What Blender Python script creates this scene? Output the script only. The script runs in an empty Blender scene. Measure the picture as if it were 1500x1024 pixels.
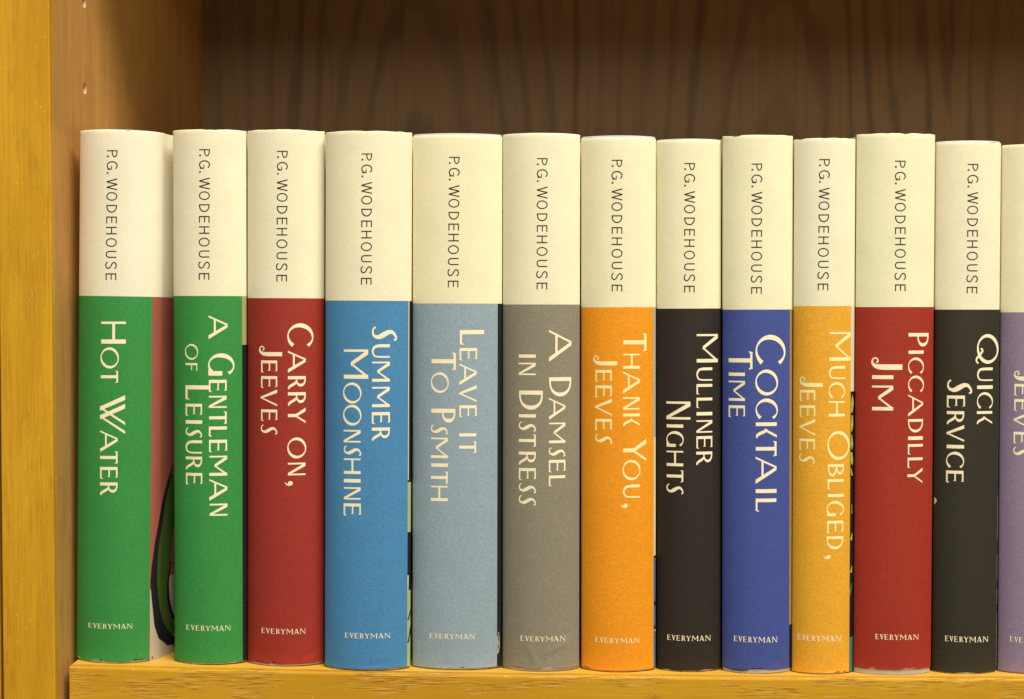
import bpy, bmesh, math, random
from mathutils import Vector, Matrix, noise as mnoise

sc = bpy.context.scene
col = sc.collection
U = 0.00024            # metres per unit; one unit = one photo pixel at the shelf's front plane (Y = 0)
D = 2100.0             # camera distance in units
PITCH = math.atan(57 / D)

# ---------------------------------------------------------------- camera
cam_data = bpy.data.cameras.new('camera')
cam_data.lens = 36 * D / 1500
cam_data.sensor_width = 36
cam_data.clip_start = 0.02
cam_data.clip_end = 20
cam = bpy.data.objects.new('camera', cam_data)
cam.location = (0, -D * U, 0)
cam.rotation_euler = (math.pi / 2 - PITCH, 0, 0)
col.objects.link(cam)
sc.camera = cam
cam_data.dof.use_dof = True
cam_data.dof.focus_distance = (D + 15) * U
cam_data.dof.aperture_fstop = 14.0

# ---------------------------------------------------------------- room light
world = bpy.data.worlds.new('World')
sc.world = world
world.use_nodes = True
world.node_tree.nodes['Background'].inputs[0].default_value = (1.0, 0.93, 0.78, 1)
world.node_tree.nodes['Background'].inputs[1].default_value = 0.165

def area(name, loc, target, sx, sy, power, color):
    l = bpy.data.lights.new(name, 'AREA')
    l.shape = 'RECTANGLE'; l.size = sx; l.size_y = sy
    l.energy = power; l.color = color
    o = bpy.data.objects.new(name, l)
    o.location = loc
    o.rotation_euler = (Vector(target) - Vector(loc)).to_track_quat('-Z', 'Y').to_euler()
    col.objects.link(o)
    return o
WARM = (1.0, 0.935, 0.76)
# ceiling fluorescent fitting above and in front of the bookcase, slightly to the right
area('ceiling_light', (0.58, -0.98, 1.64), (0.0, 0.0, 0.0), 1.4, 0.16, 66, WARM)
# rows of fittings further down the room
area('far_ceiling_light', (0.7, -3.0, 1.30), (0.1, 0.0, 0.0), 2.4, 0.5, 31, WARM)

sc.view_settings.view_transform = 'Standard'
sc.view_settings.look = 'None'
sc.view_settings.gamma = 1
sc.view_settings.exposure = 0.0
try:
    sc.cycles.max_bounces = 8
    sc.cycles.diffuse_bounces = 5
except Exception:
    pass

# ---------------------------------------------------------------- helpers
CP, SP = math.cos(PITCH), math.sin(PITCH)
def ray(px, py):
    x, y = px - 750.0, 512.0 - py
    return (x, D * CP + y * SP, -D * SP + y * CP)      # direction, camera at (0,-D,0)
def on_plane(px, py, Y):
    d = ray(px, py)
    t = (Y + D) / d[1]
    return d[0] * t, Y, d[2] * t

def link(name, me, parent=None, mats=()):
    for m in mats: me.materials.append(m)
    o = bpy.data.objects.new(name, me)
    col.objects.link(o)
    if parent is not None: o.parent = parent
    return o
def thing(name, loc, label, cat, group=None):
    o = bpy.data.objects.new(name, None)
    o.empty_display_size = 0.02
    o.location = loc
    col.objects.link(o)
    o['label'] = label; o['category'] = cat
    if group: o['group'] = group
    return o
def mesh_from(name, verts, faces, midx=None, smooth=False):
    me = bpy.data.meshes.new(name)
    me.from_pydata([tuple(c * U for c in v) for v in verts], [], faces)
    if midx: me.polygons.foreach_set('material_index', midx)
    if smooth: me.polygons.foreach_set('use_smooth', [True] * len(me.polygons))
    me.update()
    return me
def box(bm, x0, x1, y0, y1, z0, z1):
    r = bmesh.ops.create_cube(bm, size=1)
    for v in r['verts']:
        v.co = Vector((x0 if v.co.x < 0 else x1, y0 if v.co.y < 0 else y1, z0 if v.co.z < 0 else z1)) * U
    return r['verts']

# ---------------------------------------------------------------- materials
def new_mat(name):
    m = bpy.data.materials.new(name)
    m.use_nodes = True
    nt = m.node_tree
    return m, nt, nt.nodes['Principled BSDF']
def N(nt, t, **kw):
    n = nt.nodes.new(t)
    for k, v in kw.items():
        if k in n.inputs: n.inputs[k].default_value = v
        else: setattr(n, k, v)
    return n
def coords(nt, scale, kind='Object', loc=(0, 0, 0), rot=(0, 0, 0)):
    tc = N(nt, 'ShaderNodeTexCoord')
    mp = N(nt, 'ShaderNodeMapping')
    mp.inputs['Scale'].default_value = scale
    mp.inputs['Location'].default_value = loc
    mp.inputs['Rotation'].default_value = rot
    nt.links.new(tc.outputs[kind], mp.inputs[0])
    return mp.outputs[0]
def noise(nt, vec, scale, detail=4, rough=0.55, dist=0.0):
    n = N(nt, 'ShaderNodeTexNoise')
    n.inputs['Scale'].default_value = scale
    n.inputs['Detail'].default_value = detail
    n.inputs['Roughness'].default_value = rough
    n.inputs['Distortion'].default_value = dist
    nt.links.new(vec, n.inputs['Vector'])
    return n.outputs['Fac']
def ramp(nt, fac, stops):
    r = N(nt, 'ShaderNodeValToRGB')
    el = r.color_ramp.elements
    while len(el) < len(stops): el.new(0.5)
    for e, (p, c) in zip(el, stops):
        e.position = p
        e.color = (c, c, c, 1) if isinstance(c, (int, float)) else (*c, 1)
    nt.links.new(fac, r.inputs[0])
    return r.outputs[0]
def mix(nt, a, b, fac, mode='MIX'):
    m = N(nt, 'ShaderNodeMix', data_type='RGBA', blend_type=mode)
    for s, i in ((a, 6), (b, 7)):
        if isinstance(s, tuple): m.inputs[i].default_value = (*s, 1)
        else: nt.links.new(s, m.inputs[i])
    if isinstance(fac, (int, float)): m.inputs[0].default_value = fac
    else: nt.links.new(fac, m.inputs[0])
    return m.outputs[2]
def math_n(nt, op, a, b=0.0, c=None):
    m = N(nt, 'ShaderNodeMath', operation=op)
    for i, s in enumerate((a, b, c)):
        if s is None: continue
        if isinstance(s, (int, float)): m.inputs[i].default_value = s
        else: nt.links.new(s, m.inputs[i])
    return m.outputs[0]
def bump(nt, bsdf, h, strength, dist):
    b = N(nt, 'ShaderNodeBump')
    b.inputs['Strength'].default_value = strength
    b.inputs['Distance'].default_value = dist
    nt.links.new(h, b.inputs['Height'])
    nt.links.new(b.outputs[0], bsdf.inputs['Normal'])

def paper(name, color, mott=0.10, rough=0.55, seed=0.0):
    """uncoated jacket paper: faint horizontal laid fibres, mottle, specks"""
    m, nt, b = new_mat(name)
    v1 = coords(nt, (1, 1, 1), loc=(seed, seed * 1.7, seed * 0.3))
    v2 = coords(nt, (0.62, 1, 1.2), loc=(seed * 2, 0, seed))
    n1 = noise(nt, v1, 90, 5, 0.6)
    n2 = noise(nt, v2, 1500, 4, 0.75)
    n3 = noise(nt, v1, 2600, 2, 0.8)
    dk = tuple(c * (1 - mott * 1.3) for c in color)
    lt = tuple(min(1, c * (1 + mott)) for c in color)
    c1 = mix(nt, dk, lt, ramp(nt, n2, [(0.3, 0.0), (0.7, 1.0)]))
    c2 = mix(nt, c1, tuple(c * 0.86 for c in color), math_n(nt, 'MULTIPLY', ramp(nt, n1, [(0.4, 0.0), (0.75, 1.0)]), 0.45))
    sp = ramp(nt, noise(nt, v1, 1500, 1, 0.5), [(0.80, 0.0), (0.83, 1.0)])
    c3 = mix(nt, c2, tuple(min(1, c * 1.4 + 0.12) for c in color), math_n(nt, 'MULTIPLY', sp, 0.5))
    nt.links.new(c3, b.inputs['Base Color'])
    b.inputs['Roughness'].default_value = rough
    b.inputs['Specular IOR Level'].default_value = 0.22
    h = math_n(nt, 'ADD', math_n(nt, 'MULTIPLY', n2, 0.6), math_n(nt, 'MULTIPLY', n3, 0.4))
    bump(nt, b, h, 0.35, 0.00006)
    return m
def flat(name, color, rough=0.55):
    m, nt, b = new_mat(name)
    v = coords(nt, (1, 1, 1))
    n = noise(nt, v, 1400, 3, 0.7)
    nt.links.new(mix(nt, tuple(c * 0.9 for c in color), tuple(min(1, c * 1.07) for c in color), n), b.inputs['Base Color'])
    b.inputs['Roughness'].default_value = rough
    b.inputs['Specular IOR Level'].default_value = 0.3
    return m

def oak(name, light, dark, pore, grain='Z', stretch=0.06, fc=0.55, pores=0.55, fleck=0.0, seed=0.0, cathedral=0.0, rough=0.42, fine=1.0):
    m, nt, b = new_mat(name)
    L, S = 0.05, 1.0
    def sc_(l): return (S, S, l) if grain == 'Z' else (l, S, S)
    v = coords(nt, sc_(stretch), loc=(seed, seed * 0.37, seed * 0.73))
    vs = coords(nt, sc_(0.025), loc=(seed * 1.3, seed, seed))
    vm = coords(nt, sc_(0.25), loc=(seed, -seed, seed))
    tone = noise(nt, v, 55, 5, 0.6, 0.4)
    fineg = noise(nt, vs, 900 * fine, 4, 0.7)
    c = mix(nt, dark, light, ramp(nt, tone, [(0.32, 0.0), (0.66, 1.0)]))
    c = mix(nt, c, dark, math_n(nt, 'MULTIPLY', ramp(nt, fineg, [(0.45, 0.0), (0.65, 1.0)]), fc))
    vp = coords(nt, sc_(0.032), loc=(seed, seed, -seed), rot=(0, 0.035 if grain == 'X' else 0.02, 0))
    pn = noise(nt, vp, 3000, 2, 0.65)
    vm = coords(nt, (0.55, 1, 1.6) if grain == 'X' else (1.6, 1, 0.3), loc=(seed, -seed, seed), rot=(0, -0.30 if grain == 'X' else 0.05, 0))
    vm2 = coords(nt, sc_(0.3), loc=(seed, -seed, seed), rot=(0, -0.30 if grain == 'X' else 0.05, 0))
    zone = ramp(nt, noise(nt, vm2, 130, 2, 0.5, 0.3), [(0.50, 0.0), (0.57, 1.0)])
    pmask = math_n(nt, 'MULTIPLY', ramp(nt, pn, [(0.53, 0.0), (0.58, 1.0)]), math_n(nt, 'MULTIPLY_ADD', zone, pores, pores * 0.12))
    c = mix(nt, c, pore, pmask)
    if fleck:
        vf = coords(nt, sc_(0.45), loc=(-seed, seed, seed))
        f = ramp(nt, noise(nt, vf, 1500, 1, 0.5), [(0.70, 0.0), (0.76, 1.0)])
        if grain == 'X':      # pale slivers beside the open pores
            pale = math_n(nt, 'MULTIPLY', ramp(nt, pn, [(0.40, 1.0), (0.45, 0.0)]), zone)
            c = mix(nt, c, (0.85, 0.58, 0.20), math_n(nt, 'MULTIPLY', pale, 0.3))
        c = mix(nt, c, (0.9, 0.62, 0.2), math_n(nt, 'MULTIPLY', f, fleck))
    nt.links.new(c, b.inputs['Base Color'])
    b.inputs['Roughness'].default_value = rough
    b.inputs['Specular IOR Level'].default_value = 0.25
    h = math_n(nt, 'SUBTRACT', math_n(nt, 'MULTIPLY', fineg, 0.4), math_n(nt, 'MULTIPLY', pmask, 1.0))
    bump(nt, b, h, 0.4, 0.00015)
    return m

def veneer(name):
    """back panel: plain-sawn veneer, nested arches repeated in matched leaves"""
    m, nt, b = new_mat(name)
    tc = N(nt, 'ShaderNodeTexCoord')
    sep = N(nt, 'ShaderNodeSeparateXYZ')
    nt.links.new(tc.outputs['Object'], sep.inputs[0])
    vn = coords(nt, (1, 1, 0.12))
    wob = noise(nt, vn, 28, 3, 0.6)
    k = 3085.0 / D * U
    x = math_n(nt, 'ADD', sep.outputs[0], math_n(nt, 'MULTIPLY', math_n(nt, 'SUBTRACT', wob, 0.5), 0.03))
    xx = math_n(nt, 'PINGPONG', math_n(nt, 'ADD', x, 130 * k + 2048 * k), 256 * k)
    zz = math_n(nt, 'ADD', math_n(nt, 'MULTIPLY', sep.outputs[2], 0.16), 0.006)
    r = math_n(nt, 'SQRT', math_n(nt, 'ADD', math_n(nt, 'MULTIPLY', xx, xx), math_n(nt, 'MULTIPLY', zz, zz)))
    r = math_n(nt, 'ADD', r, math_n(nt, 'MULTIPLY', noise(nt, vn, 60, 3, 0.6), 0.012))
    ring = math_n(nt, 'SINE', math_n(nt, 'MULTIPLY', r, 520.0))
    ring = ramp(nt, math_n(nt, 'MULTIPLY_ADD', ring, 0.5, 0.5), [(0.62, 0.0), (0.99, 1.0)])
    amt = ramp(nt, noise(nt, vn, 24, 2, 0.5), [(0.35, 0.15), (0.65, 0.8)])
    c = mix(nt, (0.215, 0.125, 0.046), (0.095, 0.052, 0.018), math_n(nt, 'MULTIPLY', ring, amt))
    vs = coords(nt, (1, 1, 0.02))
    fg = noise(nt, vs, 500, 4, 0.7)
    c = mix(nt, c, (0.105, 0.058, 0.020), math_n(nt, 'MULTIPLY', ramp(nt, fg, [(0.45, 0.0), (0.7, 1.0)]), 0.4))
    nt.links.new(c, b.inputs['Base Color'])
    b.inputs['Roughness'].default_value = 0.5
    b.inputs['Specular IOR Level'].default_value = 0.3
    bump(nt, b, fg, 0.2, 0.0001)
    return m

def weave(name):
    m, nt, b = new_mat(name)
    v = coords(nt, (1, 1, 1), rot=(0, math.radians(0), 0))
    sep = N(nt, 'ShaderNodeSeparateXYZ')
    nt.links.new(v, sep.inputs[0])
    a = math_n(nt, 'SINE', math_n(nt, 'MULTIPLY', sep.outputs[0], 2 * math.pi / (3.4 * U)))
    c_ = math_n(nt, 'SINE', math_n(nt, 'MULTIPLY', sep.outputs[2], 2 * math.pi / (3.0 * U)))
    w = math_n(nt, 'MULTIPLY_ADD', math_n(nt, 'MULTIPLY', a, c_), 0.5, 0.5)
    n = noise(nt, v, 3500, 2, 0.6)
    w2 = math_n(nt, 'MULTIPLY_ADD', n, 0.5, math_n(nt, 'MULTIPLY', w, 0.6))
    nt.links.new(ramp(nt, w2, [(0.25, (0.16, 0.18, 0.22)), (0.6, (0.56, 0.57, 0.60)), (0.9, (0.85, 0.84, 0.82))]), b.inputs['Base Color'])
    b.inputs['Roughness'].default_value = 0.8
    bump(nt, b, w2, 0.5, 0.0001)
    return m
def pages_mat():
    m, nt, b = new_mat('page_paper')
    v = coords(nt, (1, 0.02, 0.02))
    n = noise(nt, v, 5000, 2, 0.6)
    nt.links.new(mix(nt, (0.5, 0.43, 0.3), (0.78, 0.71, 0.55), ramp(nt, n, [(0.35, 0.0), (0.6, 1.0)])), b.inputs['Base Color'])
    b.inputs['Roughness'].default_value = 0.8
    return m

M_edge = oak('oak_edging', (0.63, 0.345, 0.018), (0.47, 0.225, 0.010), (0.34, 0.13, 0.01), 'Z', stretch=0.14, fc=0.7, pores=0.3, fleck=0.28, seed=3.1, fine=1.7)
M_side = oak('oak_veneer_side', (0.60, 0.33, 0.09), (0.45, 0.23, 0.068), (0.26, 0.115, 0.03), 'Z', fc=0.9, pores=0.35, seed=12.4, fine=1.0)
M_lip = oak('oak_lipping', (0.61, 0.325, 0.020), (0.47, 0.225, 0.011), (0.24, 0.095, 0.012), 'X', stretch=0.09, pores=0.66, fleck=0.45, seed=1.9, fine=1.7)
M_shelf = oak('oak_veneer_shelf', (0.78, 0.46, 0.07), (0.64, 0.35, 0.04), (0.42, 0.20, 0.03), 'X', pores=0.15, seed=5.2)
M_back = veneer('shaded_oak_veneer')  # same oak; low light inside the case put into a darker brown base
M_raw = flat('raw_chipboard', (0.62, 0.42, 0.25), 0.8)
M_cloth = weave('grey_book_cloth')
M_pages = pages_mat()
M_ink = flat('dark_brown_ink', (0.030, 0.022, 0.018), 0.5)
M_print = flat('cream_print', (0.90, 0.79, 0.56), 0.55)
M_print_y = flat('pale_yellow_print', (0.90, 0.80, 0.40), 0.55)
M_board = flat('board_edge', (0.10, 0.07, 0.05), 0.8)
M_head = flat('cream_headband', (0.75, 0.66, 0.45), 0.7)
M_inside = flat('jacket_paper_edge', (0.72, 0.60, 0.42), 0.7)

# ---------------------------------------------------------------- bookcase
def shelf_py(px):
    t = px - 100.0
    return 976.5 + 0.0249 * t - 0.0000088 * t * t
def shelf_z(X):
    return on_plane(750 + X, shelf_py(750 + X), 0.0)[2]
Z_TOP, Z_BOT = 1000.0, -760.0
YB = 985.0                       # back panel
XL, XR = -663.0, 2190.0          # inner faces of the sides
YP = -34.0                       # front plane of the sides
case = thing('bookcase', (0, YB * U, Z_BOT * U), 'oak bookcase with golden front edges holding the row of matching novels', 'bookcase')
case_off = Vector((0, YB * U, Z_BOT * U))
def cpart(name, bm, mats, parent=case, smooth=False):
    me = bpy.data.meshes.new(name)
    bm.normal_update(); bm.to_mesh(me); bm.free()
    if smooth:
        me.polygons.foreach_set('use_smooth', [True] * len(me.polygons))
    o = link(name, me, parent, mats)
    if parent is case: o.matrix_parent_inverse = Matrix.Translation(-case_off)
    return o

def side_panel(x0, x1, holes):
    bm = bmesh.new()
    box(bm, x0, x1, YP + 14, YB + 30, Z_BOT, Z_TOP)
    o = cpart('side_panel', bm, [M_side, M_raw])
    if holes:
        cb = bmesh.new()
        for (hy, hz) in holes:
            r = bmesh.ops.create_cone(cb, cap_ends=True, segments=20, radius1=9.5 * U, radius2=9.5 * U, depth=70 * U,
                                      matrix=Matrix.Translation(Vector((x1 * U, hy * U, hz * U))) @ Matrix.Rotation(math.pi / 2, 4, 'Y'))
        me = bpy.data.meshes.new('cut'); cb.to_mesh(me); cb.free()
        me.materials.append(M_raw)
        cut = bpy.data.objects.new('cut', me); col.objects.link(cut)
        md = o.modifiers.new('holes', 'BOOLEAN'); md.operation = 'DIFFERENCE'; md.object = cut; md.solver = 'EXACT'
        try: md.material_mode = 'TRANSFER'
        except Exception: pass
        dg = bpy.context.evaluated_depsgraph_get()
        res = bpy.data.meshes.new_from_object(o.evaluated_get(dg))
        o.modifiers.clear(); o.data = res
        bpy.data.objects.remove(cut)
    bm = bmesh.new()
    box(bm, x0, x1, YP, YP + 14, Z_BOT, Z_TOP)
    bmesh.ops.bevel(bm, geom=[e for e in bm.edges], offset=1.6 * U, segments=3, affect='EDGES', profile=0.6)
    e = bpy.data.meshes.new('edge_strip'); bm.to_mesh(e); bm.free()
    eo = link('edge_strip', e, o, [M_edge])
    return o
hy = on_plane(0, 0, 0)[0]
# peg holes: 32 mm grid, 42 mm behind the front edge, plus a rear row
H_Y = D * (663.0 / 623.0 - 1)
hz0 = on_plane(127, 129, H_Y)[2]
holes = [(H_Y, hz0 + i * 133.0) for i in range(-4, 6)]
side_panel(XL - 75, XL, holes)
side_panel(XR, XR + 75, None)

bm = bmesh.new(); box(bm, XL - 20, XR + 20, YB, YB + 26, Z_BOT, Z_TOP)
cpart('back_panel', bm, [M_back])

def make_shelf(zfun, thick, name='shelf'):
    xs = [XL + 10.5 + (XR - 10.5 - XL - 10.5) * i / 48 for i in range(49)]
    verts, faces = [], []
    y0, y1 = 14.0, YB - 6.0
    ring = [(y0, 0), (y1, 0), (y1, -thick), (y0, -thick)]
    for x in xs:
        z = zfun(x)
        for (y, dz) in ring: verts.append((x, y, z + dz))
    for i in range(48):
        for k in range(4):
            a = i * 4 + k; b_ = i * 4 + (k + 1) % 4
            faces.append((a, b_, b_ + 4, a + 4))
    faces.append((3, 2, 1, 0)); n = 48 * 4; faces.append((n, n + 1, n + 2, n + 3))
    me = mesh_from(name, verts, faces)
    s = link(name, me, case, [M_shelf]); s.matrix_parent_inverse = Matrix.Translation(-case_off)
    # solid lipping with a softened arris
    verts, faces = [], []
    prof = [(13.9, -0.0), (4.5, 0.0), (2.2, -0.5), (0.7, -1.7), (0.0, -4.0), (0.0, -thick + 4), (0.7, -thick + 1.2), (3, -thick), (13.9, -thick)]
    P = len(prof)
    for i, x in enumerate(xs):
        z = zfun(x)
        for (y, dz) in prof: verts.append((x, y, z + dz + (0.05 if y < 14 and dz > -4 else 0)))
    for i in range(48):
        for k in range(P):
            a = i * P + k; b_ = i * P + (k + 1) % P
            faces.append((a, a + P, b_ + P, b_))
    faces.append(tuple(range(P))); faces.append(tuple(48 * P + k for k in reversed(range(P))))
    me = mesh_from('front_lipping', verts, faces, smooth=False)
    bmx = bmesh.new(); bmx.from_mesh(me); bmesh.ops.recalc_face_normals(bmx, faces=bmx.faces); bmx.to_mesh(me); bmx.free()
    link('front_lipping', me, s, [M_lip])
    return s
make_shelf(shelf_z, 104.0)
make_shelf(lambda X: 859.0 + 104.0 - 0.004 * (X + 650) + 0.0000014 * (X + 650) ** 2, 104.0)

# the neighbouring bookcase, only its side at the far left
nb = thing('bookcase', ((XL - 78 - 75) * U, YP * U, Z_BOT * U), 'edge of the neighbouring oak bookcase, a sliver at the left margin', 'bookcase')
bm = bmesh.new(); box(bm, -1, 73.6, 14, YB + 30 - YP, 0, Z_TOP - Z_BOT)
cpart('side_panel', bm, [M_side], nb)
bm = bmesh.new(); box(bm, -1, 73.6, 0, 14, 0, Z_TOP - Z_BOT)
bmesh.ops.bevel(bm, geom=list(bm.edges), offset=1.6 * U, segments=3, affect='EDGES')
cpart('edge_strip', bm, [M_edge], nb)

# ---------------------------------------------------------------- lettering (drawn stroke by stroke)
# a glyph = list of strips; a strip = list of (left point, right point) pairs; letter space: y 0..1 cap height, x 0..a
def quad(*p): return [((p[0]), (p[1])), ((p[3]), (p[2]))]
def rect(x0, y0, x1, y1):
    n = max(1, int(max(abs(x1 - x0), abs(y1 - y0)) / 0.2))
    if abs(y1 - y0) >= abs(x1 - x0):
        return [((x0, y0 + (y1 - y0) * i / n), (x1, y0 + (y1 - y0) * i / n)) for i in range(n + 1)]
    return [((x0 + (x1 - x0) * i / n, y0), (x0 + (x1 - x0) * i / n, y1)) for i in range(n + 1)]
def slab(xa0, xa1, ya, xb0, xb1, yb, n=6):
    """slanted bar from the interval [xa0,xa1] at ya to [xb0,xb1] at yb"""
    return [((xa0 + (xb0 - xa0) * i / n, ya + (yb - ya) * i / n), (xa1 + (xb1 - xa1) * i / n, ya + (yb - ya) * i / n)) for i in range(n + 1)]
def ribbon(pts, sub=5):
    """Catmull-Rom through (x, y, width)"""
    P = [pts[0]] + list(pts) + [pts[-1]]
    out = []
    for i in range(1, len(P) - 2):
        p0, p1, p2, p3 = P[i - 1], P[i], P[i + 1], P[i + 2]
        for k in range(sub):
            t = k / sub
            out.append(tuple(0.5 * (2 * p1[j] + (p2[j] - p0[j]) * t + (2 * p0[j] - 5 * p1[j] + 4 * p2[j] - p3[j]) * t * t
                                    + (3 * p1[j] - p0[j] - 3 * p2[j] + p3[j]) * t ** 3) for j in range(3)))
    out.append(tuple(P[-2]))
    st = []
    for i, p in enumerate(out):
        a = out[max(0, i - 1)]; b_ = out[min(len(out) - 1, i + 1)]
        dx, dy = b_[0] - a[0], b_[1] - a[1]
        l = math.hypot(dx, dy) or 1
        nx, ny = -dy / l * p[2] / 2, dx / l * p[2] / 2
        st.append(((p[0] + nx, p[1] + ny), (p[0] - nx, p[1] - ny)))
    return st
def ring(cx, cy, rx, ry, T, t, tilt=0.0, a0=0, a1=360, n=32, flare=0.0):
    st = []
    for i in range(n + 1):
        th = math.radians(a0 + (a1 - a0) * i / n)
        w = t + (T - t) * abs(math.cos(th - math.radians(tilt))) ** 1.5
        f = 0
        if flare:
            f = flare * max(0, 1 - i / n * 7)
        ox, oy = cx + rx * math.cos(th), cy + ry * math.sin(th)
        k = max(0.05, 1 - (w + f) / math.hypot(rx * math.cos(th), ry * math.sin(th)))
        st.append(((ox, oy), (cx + (ox - cx) * k, cy + (oy - cy) * k)))
    return st
T0, T1 = 0.175, 0.095
def bowl(x0, a, y0, y1, T, t, n=18):
    """right-hand bowl from (x0,y1) round to (x0,y0)"""
    st = []
    cy, ry = (y0 + y1) / 2, (y1 - y0) / 2
    for i in range(n + 1):
        th = math.pi / 2 - math.pi * i / n
        w = t + (T - t) * max(0, math.cos(th)) ** 1.3
        c, s = math.cos(th), math.sin(th)
        c = abs(c) ** 0.85
        st.append(((x0 + (a - x0) * c, cy + ry * s), (x0 + (a - x0 - w) * c, cy + (ry - (t + (w - t) * 0.2)) * s)))
    return st
def leg(x0, a, T, t, ytop=0.46):
    d = a - x0
    return ribbon([(x0, ytop, t * 1.0), (x0 + d * 0.25, ytop - 0.08, T * 0.8), (x0 + d * 0.52, 0.20, T * 0.85), (x0 + d * 0.72, 0.08, T * 0.7),
                   (x0 + d * 0.9, 0.045, T * 0.5), (x0 + d * 0.99, 0.085, T * 0.42)])
def glyph(ch, a, T=T0, t=T1):
    if ch == 'H': return [rect(0, 0, t, 1), rect(a - T, 0, a, 1), rect(t - .01, .45, a - T + .01, .45 + t * 1.2)]
    if ch == 'I': return [rect(0, 0, a, 1)]
    if ch == 'O': return [ring(a / 2, .5, a / 2, .52, T * .88, t * .62, tilt=-18, n=40)]
    if ch == 'Q': return [ring(a / 2, .53, a / 2, .49, T * .9, t * .7, tilt=-18, n=40),
                          ribbon([(.48 * a, .22, .09), (.53 * a, .285, .07), (.60 * a, .27, .09), (.72 * a, .14, .10), (.82 * a, .035, .09), (.92 * a, .02, .07), (.98 * a, .10, .08)])]
    if ch == 'C': return [ring(a * .56, .5, a * .56, .51, T * .95, t * .5, tilt=-14, a0=40, a1=320, n=36, flare=.03)]
    if ch == 'G': return [ring(a * .54, .5, a * .54, .51, T * .95, t * .5, tilt=-14, a0=40, a1=305, n=36, flare=.03),
                          rect(a - T, .04, a, .54), rect(a * .72, .0, a - .01, .08)]
    if ch == 'T':
        m = a / 2
        return [rect(m - T / 2, 0, m + T / 2, 1 - t * .9), rect(.05, 1 - t, a - .05, 1),
                quad((.0, .84), (.05, 1.02), (.12, .95), (.07, .87)), quad((a, .84), (a - .05, 1.02), (a - .12, .95), (a - .07, .87))]
    if ch == 'V': return [slab(0, T * 1.15, 1, .44 * a, .44 * a + .13, 0), slab(a - t * 1.1, a, 1, .44 * a, .44 * a + .09, 0)]
    if ch == 'W': return [slab(0, .12 * a, 1, .29 * a, .40 * a, 0), slab(.70 * a, .77 * a, 1, .285 * a, .34 * a, 0),
                          slab(.224 * a, .34 * a, 1, .515 * a, .625 * a, 0), slab(.925 * a, a, 1, .515 * a, .565 * a, 0)]
    if ch == 'A': return [slab(0, t * 1.0, 0, .36 * a, .36 * a + t * 1.1, 1), slab(a - T * 1.15, a, 0, .37 * a, .37 * a + T * .95, 1),
                          rect(.17 * a, .28, .76 * a, .28 + t * 1.05)]
    if ch in 'EFL':
        s = [rect(0, 0, T, 1)]
        if ch != 'F':
            s += [rect(T - .01, 0, a - .04, t * .95), quad((a - .10, 0), (a - .03, 0), (a, .17), (a - .055, .15))]
        if ch != 'L':
            s += [rect(T - .01, 1 - t * .9, .86 * a, 1), quad((.86 * a - .06, .95), (.86 * a, 1.02), (.90 * a, .87), (.84 * a, .88)),
                  rect(T - .01, .48, .80 * a, .48 + t * .85), quad((.76 * a, .5), (.80 * a, .43), (.84 * a, .44), (.84 * a, .6))]
        return s
    if ch == 'N': return [rect(0, 0, t, 1), rect(a - t, 0, a, 1), slab(0, T * 1.1, 1, a - T * .75, a, 0)]
    if ch == 'M': return [rect(0, 0, t, 1), rect(a - T * .95, 0, a, 1), slab(0, T * 1.15, 1, .43 * a, .43 * a + T * .95, .29),
                          slab(a - t * 1.3, a, 1, .44 * a, .44 * a + t, .29)]
    if ch == 'U': return [ribbon([(T / 2, 1, T), (T / 2, .62, T), (T / 2 + .01, .36, T * .95), (T * .5 + .08, .16, T * .8), (a * .5, .045, T * .55),
                                  (a - t * .5 - .08, .13, t), (a - t / 2 - .01, .34, t), (a - t / 2, .62, t), (a - t / 2, 1, t)])]
    if ch == 'S': return [ribbon([(.97 * a, .87, .075), (.90 * a, .955, .07), (.66 * a, .93, .08), (.42 * a, .81, .13), (.42 * a, .65, .17), (.62 * a, .44, .2),
                                  (.75 * a, .27, .16), (.66 * a, .10, .10), (.42 * a, .045, .07), (.17 * a, .075, .065), (.06 * a, .16, .075)])]
    if ch == 'D': return [rect(0, 0, T, 1), bowl(T - .02, a, 0, 1, T, t * .75)]
    if ch == 'P': return [rect(0, 0, T, 1), bowl(T - .02, a, .44, 1, T * .95, t * .7)]
    if ch == 'R': return [rect(0, 0, T, 1), bowl(T - .02, a * .82, .44, 1, T * .9, t * .8), leg(.42 * a, a, T, t, .47)]
    if ch == 'B': return [rect(0, 0, T, 1), bowl(T - .02, a * .86, .52, 1, T * .85, t * .8), bowl(T - .02, a, 0, .56, T * .95, t * .8)]
    if ch == 'K': return [rect(0, 0, T, 1), slab(.40 * a, .40 * a + t * 1.2, .42, a - t * 1.3, a - .0, 1), leg(.44 * a, a, T, t, .52)]
    if ch == 'Y': return [rect(a / 2 - T / 2, 0, a / 2 + T / 2, .50), slab(0, T * 1.15, 1, a / 2 - T / 2, a / 2 + T * .45, .46), slab(a - t * 1.15, a, 1, a / 2 - t * .2, a / 2 + T / 2, .46)]
    if ch == 'J': return [ribbon([(a - T / 2, 1, T), (a - T / 2, .7, T), (a - T / 2, .38, T), (a - T * .6, .2, T * .9), (.60 * a, .075, .10), (.36 * a, .035, .06),
                                  (.14 * a, .07, .05), (.07 * a, .14, .05), (.18 * a, .21, .045), (.36 * a, .21, .05), (.40 * a, .16, .06)])]
    if ch == ',': return [ring(.52 * a, .70, .42 * a, .29, .5, .5, n=16), ribbon([(.80 * a, .72, .2), (.86 * a, .5, .2), (.68 * a, .24, .14), (.30 * a, .04, .05)])]
    return []
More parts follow.
